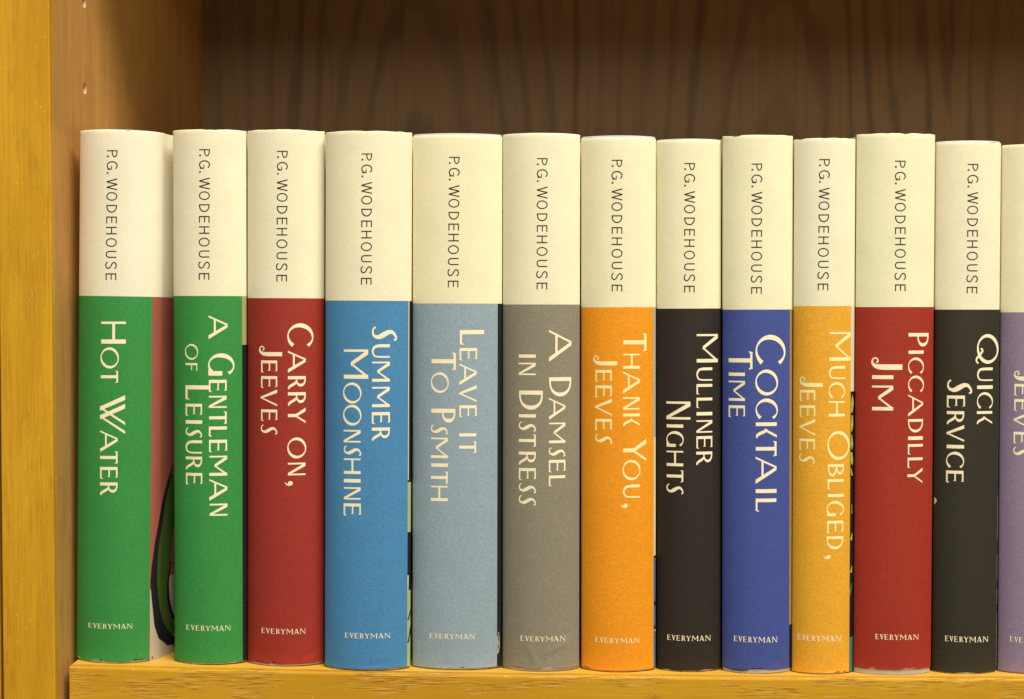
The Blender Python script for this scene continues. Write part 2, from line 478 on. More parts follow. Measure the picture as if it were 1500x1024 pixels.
def sans(ch, a, t=0.108):
    if ch == '.': return [rect(0, 0, a, .17)]
    if ch == 'P': return [rect(0, 0, t, 1), bowl(t - .02, a, .44, 1, t, t)]
    if ch == 'G': return [ring(a * .53, .5, a * .53, .52, t, t, a0=42, a1=325, n=34), rect(a - t, .06, a, .46), rect(a * .55, .40, a - t + .01, .48)]
    if ch == 'W': return [slab(0, t * 1.1, 1, .24 * a, .24 * a + t, 0), slab(.5 * a - t * .55, .5 * a + t * .5, 1, .24 * a, .24 * a + t, 0),
                          slab(.5 * a - t * .5, .5 * a + t * .55, 1, .70 * a, .70 * a + t, 0), slab(a - t * 1.1, a, 1, .70 * a, .70 * a + t, 0)]
    if ch == 'O': return [ring(a / 2, .5, a / 2, .52, t, t, n=34)]
    if ch == 'D': return [rect(0, 0, t, 1), bowl(t - .02, a, 0, 1, t, t)]
    if ch == 'E': return [rect(0, 0, t, 1), rect(t - .01, 0, a, t), rect(t - .01, 1 - t, a, 1), rect(t - .01, .47, a * .92, .47 + t)]
    if ch == 'H': return [rect(0, 0, t, 1), rect(a - t, 0, a, 1), rect(t - .01, .46, a - t + .01, .46 + t)]
    if ch == 'U': return [ribbon([(t / 2, 1, t), (t / 2, .6, t), (t / 2, .34, t), (t * .5 + .07, .13, t), (a * .5, .04, t), (a - t * .5 - .07, .13, t), (a - t / 2, .34, t), (a - t / 2, .6, t), (a - t / 2, 1, t)])]
    if ch == 'S': return [ribbon([(.93 * a, .82, t), (.78 * a, .94, t), (.50 * a, .985, t), (.20 * a, .90, t), (.13 * a, .73, t), (.35 * a, .57, t), (.68 * a, .45, t),
                                  (.88 * a, .27, t), (.78 * a, .08, t), (.48 * a, .01, t), (.22 * a, .06, t), (.06 * a, .17, t)])]
    return []
def serif(ch, a, T=0.17, t=0.075):
    g = glyph(ch, a, T, t)
    s = 0.075
    if ch in 'ER': g += [rect(-.05, 0, 0, s), rect(-.05, 1 - s, 0, 1)]
    if ch == 'R': g += [rect(T, 0, T + .07, s)]
    if ch == 'V': g += [rect(-.06, 1 - s, 0, 1), rect(T * 1.15, 1 - s, T * 1.15 + .06, 1), rect(a - t * 1.1 - .06, 1 - s, a - t, 1), rect(a, 1 - s, a + .05, 1)]
    if ch == 'Y': g += [rect(a / 2 - T / 2 - .08, 0, a / 2 - T / 2, s), rect(a / 2 + T / 2, 0, a / 2 + T / 2 + .08, s), rect(-.05, 1 - s, 0, 1), rect(a, 1 - s, a + .05, 1)]
    if ch in 'MN': g += [rect(-.06, 0, 0, s), rect(t, 0, t + .07, s), rect(-.06, 1 - s, 0, 1)]
    if ch == 'M': g += [rect(a - T * .95 - .06, 0, a - T * .95, s), rect(a, 0, a + .06, s)]
    if ch == 'N': g += [rect(a - t - .06, 1 - s, a - t, 1), rect(a, 1 - s, a + .05, 1)]
    if ch == 'A': g += [rect(-.07, 0, 0, s), rect(t, 0, t + .07, s), rect(a - T * 1.15 - .07, 0, a - T * 1.15, s), rect(a, 0, a + .05, s)]
    return g

# ---------------------------------------------------------------- books
SQ = 6.827
def L(ox, oy, items):
    """letters measured on an enlargement: (char, along0, along1, base, top)"""
    return [(c, oy + a0 / SQ, oy + a1 / SQ, ox + b0 / SQ, ox + b1 / SQ) for (c, a0, a1, b0, b1) in items]
TITLES = [
 L(110,460,[('H',76,297,262,507),('O',333,545,258,434),('T',565,690,258,430)]) + L(110,590,[('W',-75,313,250,500),('A',277,493,252,425),('T',483,612,250,425),('E',642,762,250,425),('R',797,922,250,425)]),
 L(240,450,[('A',83,320,447,637),('G',462,685,445,703),('E',727,850,450,628),('N',887,1008,450,628),('O',368,527,214,340),('F',560,642,217,335),('L',782,928,217,450)]) +
 L(240,600,[('T',18,148,452,628),('L',170,272,450,630),('E',303,428,452,632),('M',463,663,455,633),('A',695,913,455,635),('N',942,1063,458,636),
            ('E',-57,65,218,382),('I',108,143,220,383),('S',178,278,218,383),('U',308,440,218,383),('R',472,600,220,383),('E',635,755,222,385)]),
 L(350,460,[('C',93,332,486,742),('A',368,588,490,668),('R',622,750,490,668),('R',783,915,490,668),('J',318,422,200,432),('E',465,587,222,383),('E',622,743,222,383),('V',755,922,218,383)]) +
 L(350,600,[('Y',-17,137,490,666),('O',280,490,487,669),('N',533,658,490,665),(',',710,763,455,540),('E',0,118,222,383),('S',150,248,218,385)]),
 L(470,460,[('S',123,267,508,763),('U',302,438,510,690),('M',477,678,513,690),('M',730,932,512,688),('M',355,648,230,473),('O',685,897,226,402)]) +
 L(470,610,[('E',-42,77,510,690),('R',112,243,510,690),('O',-116,93,226,402),('N',137,262,228,398),('S',293,393,228,405),('H',422,577,230,398),('I',627,663,230,398),('N',710,833,230,398),('E',872,997,228,400)]),
 L(600,470,[('L',92,242,503,745),('E',272,397,500,675),('A',427,643,498,670),('V',643,812,497,670),('E',845,968,498,670),('T',313,497,220,463),('O',515,723,216,389)]) +
 L(600,600,[('I',238,270,497,667),('T',313,440,495,665),('P',-8,132,217,458),('S',150,250,212,383),('M',283,487,213,383),('I',540,575,215,383),('T',617,745,213,382),('H',765,917,212,380)]),
 L(730,470,[('A',90,410,507,730),('D',565,758,508,728),('A',770,990,507,670),('I',337,370,205,375),('N',420,543,203,373),('D',698,890,207,445),('I',935,968,205,375)]) +
 L(730,600,[('M',132,337,507,670),('S',378,472,503,670),('E',505,630,505,670),('L',660,768,505,668),('S',120,218,203,377),('T',247,375,205,375),('R',423,553,205,375),('E',587,710,205,375),('S',737,835,203,377),('S',858,958,203,377)]),
 L(840,470,[('T',122,308,498,730),('H',330,480,498,665),('A',508,727,497,665),('N',765,888,497,663),('J',345,447,197,437),('E',492,613,220,383),('E',648,770,220,383),('V',780,950,215,383)]) +
 L(840,610,[('K',-28,95,497,663),('Y',230,450,497,727),('O',435,640,493,667),('U',683,815,495,663),(',',867,918,463,543),('E',26,145,218,383),('S',177,273,217,388)]),
 L(940,470,[('M',133,417,550,760),('U',467,600,547,705),('L',633,738,548,705),('L',770,873,548,705),('I',913,947,548,705),('N',808,987,247,487)]) +
 L(940,600,[('N',108,232,547,705),('E',267,392,547,705),('R',422,553,545,705),('I',150,182,250,415),('G',217,375,249,418),('H',415,568,250,415),('T',605,730,250,415),('S',743,845,247,418)]),
 L(1040,470,[('C',140,440,458,752),('O',487,747,457,676),('C',777,985,458,676),('T',303,490,188,425),('I',520,553,188,350),('M',602,803,188,350),('E',848,970,187,350)]) +
 L(1040,610,[('K',60,213,458,667),('T',245,403,458,665),('A',403,675,457,665),('I',728,767,457,665),('L',822,953,457,663)]),
 L(1150,470,[('M',113,400,443,655),('U',452,583,438,600),('C',613,778,438,599),('H',805,958,437,597),('J',558,663,145,377),('E',693,810,148,302),('E',848,970,148,302)]) +
 L(1150,600,[('O',215,507,426,641),('B',547,670,428,587),('L',697,802,425,585),('I',845,877,425,584),('V',95,263,143,302),('E',295,412,143,298),('S',442,542,140,297)]) +
 L(1150,700,[('G',232,385,417,585),('E',430,555,420,580),('D',585,717,415,580),(',',765,813,380,458)]),
 L(1250,470,[('P',122,258,552,752),('I',298,330,552,703),('C',367,533,549,703),('C',548,717,549,703),('A',738,957,548,697),('J',363,490,178,490),('I',545,583,187,400),('M',648,897,187,398)]) +
 L(1250,600,[('D',97,230,547,695),('I',270,305,547,694),('L',347,452,545,694),('L',482,587,543,692),('Y',587,738,541,690)]),
 L(1350,470,[('Q',133,430,545,765),('U',468,602,555,710),('I',647,682,555,710),('C',715,883,555,710),('S',587,728,253,507),('E',748,870,253,433)]) +
 L(1350,600,[('K',17,145,552,705),('R',17,148,252,425),('V',155,322,250,425),('I',355,390,250,424),('C',423,588,247,423),('E',613,735,245,418)]),
 L(1350,470,[('J',498,600,922,1160),('E',632,752,928,1085),('E',785,905,926,1083)]) + L(1350,600,[('V',23,190,920,1082),('E',225,345,920,1080),('S',375,470,915,1083)]),
]
AUTH = [('P',220.2,230.7),('.',228,230.4),('G',236.3,248.7),('.',252.2,254.6),('W',261.3,279),('O',281.4,294.1),('D',300.2,311.5),('E',317.2,327.2),('H',332.2,343.1),('O',348.7,361.6),('U',367.3,377.7),('S',383,394.1),('E',400.2,410.1)]
EVM = [('E',180,282),('V',300,415),('E',438,548),('R',578,697),('Y',705,842),('M',865,1050),('A',1078,1215),('N',1240,1392)]

# left top/bottom, right top/bottom, jacket top (centre), seam, corner setback, bulge, colour, colour end (seam, foot), jacket gap below/above the case,
# author (y0,y1,x0,x1), publisher (x0,x1,y0,y1)
BK = [
 dict(l=(117,112), r=(233,226), top=190, seam=434, sb=48, b=26, rgb=(0.040,0.262,0.062), ce=(222,219), gb=2.0, gt=0.6, au=(220,410.3,156.8,154.6), ev=(129.6,194.1,914.2,921.6), cream=(0.80,0.745,0.56)),
 dict(l=(253,256), r=(361,362.2), top=189.3, seam=433.5, sb=48, b=22, rgb=(0.040,0.262,0.060), ce=(353,357), gb=2.0, gt=-1.0, au=(218.5,410,292,291), ev=(272.9,337.7,916.8,924.6), cream=(0.81,0.745,0.53)),
 dict(l=(362,363), r=(476,474.5), top=189.5, seam=436.8, sb=49, b=23, rgb=(0.325,0.033,0.023), ce=None, gb=2.6, gt=-1.0, au=(221,412.5,406,404.8), ev=(383.2,447.5,921.5,929.2), cream=(0.81,0.75,0.53)),
 dict(l=(477,475.5), r=(604,601), top=191.5, seam=440.5, sb=32, b=23, rgb=(0.068,0.235,0.47), ce=(598.5,596), gb=1.8, gt=-1.0, au=(224.7,417,529.7,528.7), ev=(505.3,571.7,928,935.7), cream=(0.815,0.75,0.52)),
 dict(l=(605.6,603), r=(735,735.5), top=197.5, seam=444.6, sb=42, b=20, rgb=(0.285,0.37,0.45), ce=(730,727), gb=1.6, gt=2.6, au=(229.7,421,657.8,655.9), ev=(629.5,695.7,929,936.6), cream=(0.815,0.755,0.49)),
 dict(l=(736.5,736), r=(850,848.5), top=195, seam=446, sb=42, b=22, rgb=(0.25,0.228,0.172), ce=None, gb=3.0, gt=0.6, au=(231.5,424,786.6,786), ev=(762.4,828.3,932.5,940.2), cream=(0.81,0.75,0.52)),
 dict(l=(851,851.5), r=(961,960.5), top=201, seam=450, sb=43, b=21, rgb=(0.83,0.305,0.014), ce=(957.5,957.5), gb=1.6, gt=2.8, au=(234,427,896,896), ev=(872,936.8,935,942.6), cream=(0.81,0.755,0.50)),
 dict(l=(961.8,961.5), r=(1056,1056.5), top=204.5, seam=452, sb=47, b=19, rgb=(0.028,0.022,0.018), ce=None, gb=1.6, gt=1.6, au=(238.7,428.4,1002.5,1002), ev=(977.5,1041,931.5,939.4), cream=(0.80,0.745,0.49)),
 dict(l=(1057.5,1058.4), r=(1162.5,1159), top=197.5, seam=453.5, sb=40, b=20, rgb=(0.056,0.084,0.32), ce=(1158,1155), gb=5.5, gt=-1.0, au=(239.5,430.5,1101,1100.3), ev=(1075,1138.7,933.3,941.6), cream=(0.81,0.76,0.51)),
 dict(l=(1163.2,1159.8), r=(1253.5,1249), top=202, seam=448.3, sb=37, b=18, rgb=(0.78,0.38,0.032), ce=(1248,1242.5), gb=1.2, gt=-1.0, au=(233,425.3,1200,1197.7), ev=(1168.3,1231.7,931.5,940), cream=(0.80,0.745,0.53)),
 dict(l=(1254.2,1250.3), r=(1370.6,1363), top=195, seam=449.7, sb=35, b=19, rgb=(0.345,0.032,0.019), ce=None, gb=8.2, gt=-1.0, au=(235.3,426.5,1311,1311), ev=(1282.3,1345.5,929.9,937.8), cream=(0.80,0.755,0.50)),
 dict(l=(1371.8,1364.2), r=(1466,1460), top=207, seam=453.5, sb=42, b=18, rgb=(0.034,0.030,0.020), ce=(1464.3,1458), gb=1.8, gt=1.4, au=(240,430,1417.5,1416), ev=(1384.4,1447.5,933,941.2), cream=(0.80,0.74,0.52)),
 dict(l=(1467.3,1461.5), r=(1570,1563), top=211.5, seam=457.5, sb=44, b=20, rgb=(0.26,0.20,0.31), ce=None, gb=1.6, gt=1.0, au=None, ev=(1479.2,1543,934.6,942.4), cream=(0.80,0.745,0.49)),
]
LABELS = [
 'green hardback at the left end of the shelf, two-word title, right side exposed',
 'green hardback with a two-line title, second book from the left side',
 'dark red hardback between the green book and the bright blue book',
 'bright blue hardback with cream title, beside the dark red book at left',
 'pale grey-blue hardback between the bright blue and the grey-brown book',
 'grey-brown hardback with creased foot, at the middle of the row',
 'vivid orange hardback standing left of the narrow black book',
 'narrow brownish black hardback between vivid orange and royal blue books',
 'royal blue hardback with the large title capital, grey cloth showing at its foot',
 'narrow yellow-orange hardback standing between royal blue and brick red books',
 'brick red hardback with jacket riding up over grey cloth at the foot',
 'greenish black hardback with a small torn chip, next to the purple book',
 'purple hardback cut off by the right edge of the picture',
]
random.seed(4)
C_ = {}
def pm(key, rgb, mott=0.08, seed=0.0):
    if key not in C_: C_[key] = paper(key, rgb, mott, 0.55, seed)
    return C_[key]

def surf_y(u, b):
    u = min(1.0, abs(u))
    return -b * (1 - u ** 2.2) ** 0.82

class Book: pass
def make_book(i, s):
    B = Book()
    Yc = s['sb']; b = s['b']
    # frame from the photograph's edges
    yb_corner = 975.0
    xl_b = on_plane(s['l'][1], 975, Yc)[0]; xr_b = on_plane(s['r'][1], 975, Yc)[0]
    xl_t = on_plane(s['l'][0], s['top'], Yc)[0]; xr_t = on_plane(s['r'][0], s['top'], Yc)[0]
    cb, ct = (xl_b + xr_b) / 2, (xl_t + xr_t) / 2
    w = ((xr_b - xl_b) + (xr_t - xl_t)) / 2 - 0.35
    zb = shelf_z(cb)
    ztop_w = on_plane(750, s['top'], Yc - b)[2]
    lean = math.atan2(ct - cb, ztop_w - zb)
    lift = abs(math.sin(lean)) * w / 2       # the low corner of a leaning book touches the shelf
    slope = math.atan((shelf_z(cb + 30) - shelf_z(cb - 30)) / 60)
    lift = abs(math.tan(lean + slope)) * w / 2
    root = thing('book', (cb * U, Yc * U, (zb + lift + 0.1) * U), LABELS[i], 'book', 'matching hardback novels in a row on the shelf')
    root.rotation_euler = (0, lean, 0)
    mw = Matrix.Translation(Vector((cb, Yc, zb + lift + 0.1))) @ Matrix.Rotation(lean, 4, 'Y')
    inv = mw.inverted()
    cam_l = inv @ Vector((0, -D, 0))
    def local_ray(px, py, y):
        d = inv.to_3x3() @ Vector(ray(px, py))
        t = (y - cam_l.y) / d.y
        return cam_l.x + d.x * t, cam_l.z + d.z * t
    h = w / 2
    fo = random.Random(50 + i).random() * 50
    creases = CREASE.get(i, [])
    def dent(x, z):
        d = mnoise.noise(Vector((x * 0.02 + fo, z * 0.006, 0.0))) * 0.7 * (1 - abs(x / h))
        for (cx_, cz_, ang, ln, dp) in creases:
            dx_, dz_ = x - cx_, z - cz_
            al = dx_ * math.cos(ang) + dz_ * math.sin(ang); ac = -dx_ * math.sin(ang) + dz_ * math.cos(ang)
            if abs(al) < ln: d += dp * math.exp(-(ac / 3.0) ** 2) * (1 - (al / ln) ** 2)
        return d
    def put(px, py, off):
        z = local_ray(px, py, -b)[1]
        y = -b
        for _ in range(4):
            x, _z = local_ray(px, py, y)
            y = surf_y(x / h, b)
        e = 0.5
        dy = (surf_y((x + e) / h, b) - surf_y((x - e) / h, b)) / (2 * e)
        l = math.hypot(1, dy)
        return (x + dy / l * off, y - off / l + dent(x, z), z)
    def proj_x(x, y, z):
        p = mw @ Vector((x, y, z))
        dx, dy, dz = p.x, p.y + D, p.z
        depth = dy * CP - dz * SP
        return 750 + dx / depth * D
    H = local_ray((s['l'][0] + s['r'][0]) / 2, s['top'], -b)[1]
    zs = local_ray((s['l'][0] + s['r'][0]) / 2, s['seam'], -b)[1]
    z0 = s['gb']
    caseH = H + s['gt']
    # cross-section of the jacket, left to right
    sec = []
    DEP = 490.0
    if i == 0:
        right = [(h + 1.5, 3), (h + 3.6, 8), (h + 5.0, 14), (h + 6.4, 22), (h + 8.6, 30), (h + 11.5, 38), (h + 15, 48), (h + 18, 60), (h + 20, 78), (h + 21, 100), (h + 21, DEP)]
    else:
        right = [(h - 0.8, 5), (h - 1.2, 12), (h - 4, 22), (h - 6.5, 31), (h - 4, 42), (h - 1.5, 52), (h - 1.2, 80), (h - 1.2, DEP)]
    left = [(-h + 1.2, DEP), (-h + 1.2, 80), (-h + 1.5, 52), (-h + 4, 42), (-h + 6.5, 31), (-h + 4, 22), (-h + 1.2, 12), (-h + 0.8, 5)]
    us = [-1, -0.985, -0.96, -0.93, -0.89, -0.84] + [-0.78 + 1.56 * k / 24 for k in range(25)] + [0.84, 0.89, 0.93, 0.96, 0.985, 1]
    sec = left + [(u * h, surf_y(u, b)) for u in us] + right
    n_left = len(left)
    # printed colour ends at a fixed line on the paper
    if s['ce']:
        zf = local_ray(s['ce'][1], 940, 0)[1]
        best = None
        lo, hi = 0.5, 1.0
        pxt = (s['ce'][0] + s['ce'][1]) / 2
        zm = (zs + z0) / 2
        for _ in range(30):
            m = (lo + hi) / 2
            if proj_x(m * h, surf_y(m, b), zm) < pxt: lo = m
            else: hi = m
        uc = min(lo, 0.995)
        us2 = sorted(set([u for u in us if abs(u - uc) > 0.008] + [uc]))
        sec = left + [(u * h, surf_y(u, b)) for u in us2] + right
        ic = n_left + us2.index(uc)
    else:
        ic = n_left + len(us) + 3
    # rows
    def prow(a, c, n): return [a + (c - a) * k / n for k in range(n)]
    zones = s.get('zones')
    rows = [z0, z0 + 1.2, z0 + 4] + prow(z0 + 8, z0 + 64, 12) + prow(z0 + 64, zs, 22) + [zs] + prow(zs + 8, H - 6, 12) + [H - 6, H - 2.5, H - 1.0, H]
    rows = sorted(set(round(r_, 3) for r_ in rows))
    side_z = []
    for (py, m) in SIDE.get(i, []):
        side_z.append((local_ray(s['r'][0], py, 0)[1], m))
    rows = sorted(set(rows + [round(z, 3) for z, m in side_z if z0 + 2 < z < zs - 2]))
    NC, NR = len(sec), len(rows)
    rnd = random.Random(80 + i)
    verts = []
    nicks = [(rnd.uniform(-h, h), rnd.uniform(3, 9), rnd.uniform(0.8, 2.4), rnd.random() < 0.5) for _ in range(4)]
    nicks += EXTRA.get(i, [])
    for rr, z in enumerate(rows):
        for cc, (x, y) in enumerate(sec):
            zz = z
            nz = mnoise.noise(Vector((x * 0.11 + fo, y * 0.05, 3.0 if z > zs else 9.0)))
            nf = mnoise.noise(Vector((x * 0.5 + fo, y * 0.3, z)))
            if rr == 0:
                zz += 0.55 * nz + 0.2 * nf
                for (nx, nw, nd, tp) in nicks:
                    if not tp and y < 10: zz += nd * math.exp(-((x - nx) / nw) ** 2)
            if rr == NR - 1:
                zz += 0.7 * nz + 0.15 * nf
                for (nx, nw, nd, tp) in nicks:
                    if tp and y < 10: zz -= 0.5 * nd * math.exp(-((x - nx) / nw) ** 2)
            # slight unevenness of the wrapped paper
            yy = y
            if n_left <= cc < NC - len(right): yy = y + dent(x, z)
            # rolled-in worn ends
            if zz > H - 3 and y < 5: yy += 0.9 * (zz - (H - 3)) / 3
            verts.append((x, yy, zz))
    mats = [pm('cream_paper_%d' % i, (s['cream'][0], s['cream'][1], s['cream'][2] * 1.07), 0.06, i * 1.37), pm('jacket_colour_%d' % i, tuple(c * 0.96 for c in s['rgb']), 0.16, i * 2.11 + 5)]
    mnames = {}
    for z, m in side_z:
        if m not in mnames:
            mnames[m] = len(mats); mats.append(pm('art_' + m, ART[m], 0.08, 3.3))
    faces, mi = [], []
    for rr in range(NR - 1):
        zc = (rows[rr] + rows[rr + 1]) / 2
        for cc in range(NC - 1):
            a = rr * NC + cc
            faces.append((a, a + 1, a + 1 + NC, a + NC))
            if zc > zs: mi.append(0)
            elif cc >= ic and side_z:
                # zones run downwards from each listed height
                cur = side_z[0][1]
                for z, m in side_z:
                    if zc < z: cur = m
                mi.append(mnames[cur])
            else: mi.append(1)
    mats.append(M_inside)
    me = mesh_from('dust_jacket', verts, faces, mi, smooth=True)
    jk = link('dust_jacket', me, root, mats)
    from mathutils.bvhtree import BVHTree
    bvh = BVHTree.FromPolygons([Vector(v) for v in verts], faces)
    def on_paper(px, py, off):
        x, y, z = put(px, py, 0)
        hit = bvh.ray_cast(Vector((x, -200.0, z)), Vector((0, 1, 0)))
        if hit[0] is None or hit[0].y > 12: return (x, y - off, z)
        n = hit[1] if hit[1].y < 0 else -hit[1]
        p = hit[0] + n * off
        return (p.x, p.y, p.z)
    sol = jk.modifiers.new('paper', 'SOLIDIFY'); sol.thickness = 0.6 * U; sol.offset = -1; sol.material_offset_rim = 30
    # case: cloth-covered boards and spine, the same section a little inside
    sec2 = []
    for (x, y) in sec:
        k = 1.0
        xx = x - math.copysign(1.5, x) if y > 0 else x * (1 - 1.2 / h)
        sec2.append((xx, y + 1.5))
    inner = [(x - math.copysign(9.0, x) if y > 0 else x * (1 - 9 / h), min(y + 9.0, 486)) for (x, y) in sec2]
    zr = [0, 1.2, caseH / 2, caseH - 1.2, caseH]
    verts, faces = [], []
    P = len(sec2)
    for k, z in enumerate(zr):
        o_ = 0.7 if k in (0, 4) else 0.0
        for (x, y) in sec2: verts.append((x - math.copysign(o_ * 0.5, x), y + o_, z))
    for k, z in enumerate((0, caseH)):
        for (x, y) in inner: verts.append((x, y, z))
    for k in range(4):
        for c in range(P - 1):
            a = k * P + c
            faces.append((a, a + 1, a + 1 + P, a + P))
    bi, ti = 5 * P, 6 * P
    for c in range(P - 1):
        faces.append((c + 1, c, bi + c, bi + c + 1))
        faces.append((4 * P + c, 4 * P + c + 1, ti + c + 1, ti + c))
        faces.append((bi + c + 1, bi + c, ti + c, ti + c + 1))
    for e in (0, P - 1):
        for k in range(4): pass
    me = mesh_from('cloth_case', verts, faces, smooth=False)
    me.polygons.foreach_set('use_smooth', [k < 4 * (P - 1) for k in range(len(faces))])
    link('cloth_case', me, root, [M_cloth])
    # page block with a rounded back, inset from the boards
    bm = bmesh.new()
    prof = [(u * (h - 11), surf_y(u, b * 0.6) + 12 + 4) for u in (-1, -.9, -.7, -.45, -.2, 0, .2, .45, .7, .9, 1)] + [(h - 11, 468), (0, 461), (-h + 11, 468)]
    lo_ = [bm.verts.new(Vector((x, y, 11)) * U) for x, y in prof]
    hi_ = [bm.verts.new(Vector((x, y, caseH - 11)) * U) for x, y in prof]
    bm.faces.new(lo_); bm.faces.new(list(reversed(hi_)))
    for k in range(len(prof)):
        k2 = (k + 1) % len(prof); bm.faces.new((lo_[k], lo_[k2], hi_[k2], hi_[k]))
    bmesh.ops.recalc_face_normals(bm, faces=bm.faces)
    me = bpy.data.meshes.new('page_block'); bm.to_mesh(me); bm.free()
    pb = link('page_block', me, root, [M_pages])
    # headband at the head of the page block
    bm = bmesh.new()
    ring_v = []
    for u in (-.95, -.8, -.6, -.4, -.2, 0, .2, .4, .6, .8, .95):
        cx, cy = u * (h - 12), surf_y(u, b * 0.6) + 15
        ring_v.append([bm.verts.new(Vector((cx, cy + 2.2 * math.cos(t), caseH - 10.5 + 2.2 * math.sin(t))) * U) for t in [k * math.pi / 3 for k in range(6)]])
    for a_, b_ in zip(ring_v, ring_v[1:]):
        for k in range(6): bm.faces.new((a_[k], a_[(k + 1) % 6], b_[(k + 1) % 6], b_[k]))
    me = bpy.data.meshes.new('headband'); bm.to_mesh(me); bm.free()
    link('headband', me, pb, [M_head])

    # printing
    def ink(name, strips, mat):
        vs, fs = [], []
        for k, st in enumerate(strips):
            off = 0.10 + 0.03 * (k % 5)
            # split finely so that the print follows the curved paper
            fine = []
            for (a_, b_) in zip(st, st[1:]):
                ln = max(math.dist(a_[0], b_[0]), math.dist(a_[1], b_[1]))
                nn = max(1, math.ceil(ln / 2.6))
                for j in range(nn):
                    f = j / nn
                    fine.append(tuple(tuple(a_[e][c] + (b_[e][c] - a_[e][c]) * f for c in range(2)) for e in range(2)))
            fine.append(st[-1])
            wmax = max(math.dist(p, q) for p, q in fine)
            nw = max(1, math.ceil(wmax / 2.6))
            base = len(vs)
            for (p, q) in fine:
                for c in range(nw + 1):
                    g = c / nw
                    vs.append(on_paper(p[0] + (q[0] - p[0]) * g, p[1] + (q[1] - p[1]) * g, off))
            for j in range(len(fine) - 1):
                for c in range(nw):
                    a = base + (nw + 1) * j + c
                    fs.append((a, a + 1, a + nw + 2, a + nw + 1))
        # wind every face towards the viewer
        out = []
        for f in fs:
            p0, p1, p2, p3 = [Vector(vs[k]) for k in f]
            nrm = (p2 - p0).cross(p3 - p1)
            out.append(f if nrm.y < 0 else tuple(reversed(f)))
        me = mesh_from(name, vs, out, smooth=False)
        return link(name, me, jk, [mat])
    st = []
    for (ch, a0, a1, x0, x1) in TITLES[i]:
        hh = x1 - x0
        asp = (a1 - a0) / hh
        for strip in glyph(ch, asp):
            st.append([((x0 + p[1] * hh, a0 + p[0] * hh), (x0 + q[1] * hh, a0 + q[0] * hh)) for p, q in strip])
    ink('title_lettering', st, M_print_y if i in (6, 9) else M_print)
    if s['au']:
        y0, y1, xa, xb = s['au']
        st = []
        for (ch, a0, a1) in AUTH:
            f0, f1 = (a0 - 220.2) / 189.9, (a1 - 220.2) / 189.9
            yy0, yy1 = y0 + (y1 - y0) * f0, y0 + (y1 - y0) * f1
            xx = xa + (xb - xa) * (f0 + f1) / 2
            hh = 15.6
            for strip in sans(ch, (yy1 - yy0) / hh):
                st.append([((xx + p[1] * hh, yy0 + p[0] * hh), (xx + q[1] * hh, yy0 + q[0] * hh)) for p, q in strip])
        ink('author_lettering', st, M_ink)
    if i == 11:
        ink('torn_chip', [[((1368.6, 730), (1369.6, 731)), ((1368.8, 733), (1371.8, 733.5)), ((1368.6, 736), (1372.2, 736)), ((1368.4, 738.5), (1370.6, 738)), ((1368.4, 740.5), (1369.3, 740.5))]], M_inside)
    x0, x1, y0, y1 = s['ev']
    st = []
    for (ch, a0, a1) in EVM:
        f0, f1 = (a0 - 180) / 1212, (a1 - 180) / 1212
        xx0, xx1 = x0 + (x1 - x0) * f0, x0 + (x1 - x0) * f1
        hh = (y1 - y0) * 0.97
        dy = (f0 + f1) / 2 * 0.9 - 0.9
        pad = 0.035 * hh if ch in 'E' else 0.07 * hh
        xx0 += pad; xx1 -= pad
        for strip in serif(ch, (xx1 - xx0) / hh):
            st.append([((xx0 + p[0] * hh, y1 + dy - p[1] * hh), (xx0 + q[0] * hh, y1 + dy - q[1] * hh)) for p, q in strip])
    ink('publisher_lettering', st, M_print)

    # printed artwork that wraps on to the side: strips laid along the section
    cum = [0.0]
    for (p, q) in zip(sec, sec[1:]): cum.append(cum[-1] + math.hypot(q[0] - p[0], q[1] - p[1]))
    s_c = cum[ic]
    def at_s(sv, off):
        sv += s_c
        k = max(0, min(len(sec) - 2, next((j for j in range(len(cum) - 1) if cum[j + 1] >= sv), len(sec) - 2)))
        f = (sv - cum[k]) / (cum[k + 1] - cum[k])
        x = sec[k][0] + (sec[k + 1][0] - sec[k][0]) * f; y = sec[k][1] + (sec[k + 1][1] - sec[k][1]) * f
        tx, ty = sec[k + 1][0] - sec[k][0], sec[k + 1][1] - sec[k][1]
        l = math.hypot(tx, ty)
        return x + ty / l * off, y - tx / l * off
    def s_of_px(px, z):
        j = ic
        while j < len(sec) - 2 and proj_x(sec[j + 1][0], sec[j + 1][1], z) < px: j += 1
        a_, b_ = proj_x(sec[j][0], sec[j][1], z), proj_x(sec[j + 1][0], sec[j + 1][1], z)
        f = max(0.0, min(1.0, (px - a_) / (b_ - a_))) if b_ > a_ else 0.0
        return cum[j] + f * (cum[j + 1] - cum[j]) - s_c
    for (m, rows_) in WRAP.get(i, []):
        if rows_[0][1] > 150:      # measured as picture positions: turn into positions along the paper
            rr_ = []
            for (ra, rb) in zip(rows_, rows_[1:]):
                for j in range(5): rr_.append(tuple(ra[q] + (rb[q] - ra[q]) * j / 5 for q in range(3)))
            rows_ = rr_ + [rows_[-1]]
            rows_ = [(py, s_of_px(xa, local_ray(s['r'][0], py, 0)[1]), s_of_px(xb, local_ray(s['r'][0], py, 0)[1])) for (py, xa, xb) in rows_]
        vs, fs = [], []
        NSUB = 8
        dense = []
        for (ra, rb) in zip(rows_, rows_[1:]):
            nn = max(1, int(abs(rb[0] - ra[0]) / 6))
            for j in range(nn): dense.append(tuple(ra[q] + (rb[q] - ra[q]) * j / nn for q in range(3)))
        dense.append(rows_[-1])
        off = {'black': 0.62, 'green': 0.48, 'leaf': 0.6}.get(m, 0.35)
        for (py, sa, sb_) in dense:
            z = local_ray(s['r'][0], py, 0)[1]
            for j in range(NSUB + 1):
                x, y = at_s(sa + (sb_ - sa) * j / NSUB, off)
                vs.append((x, y, z))
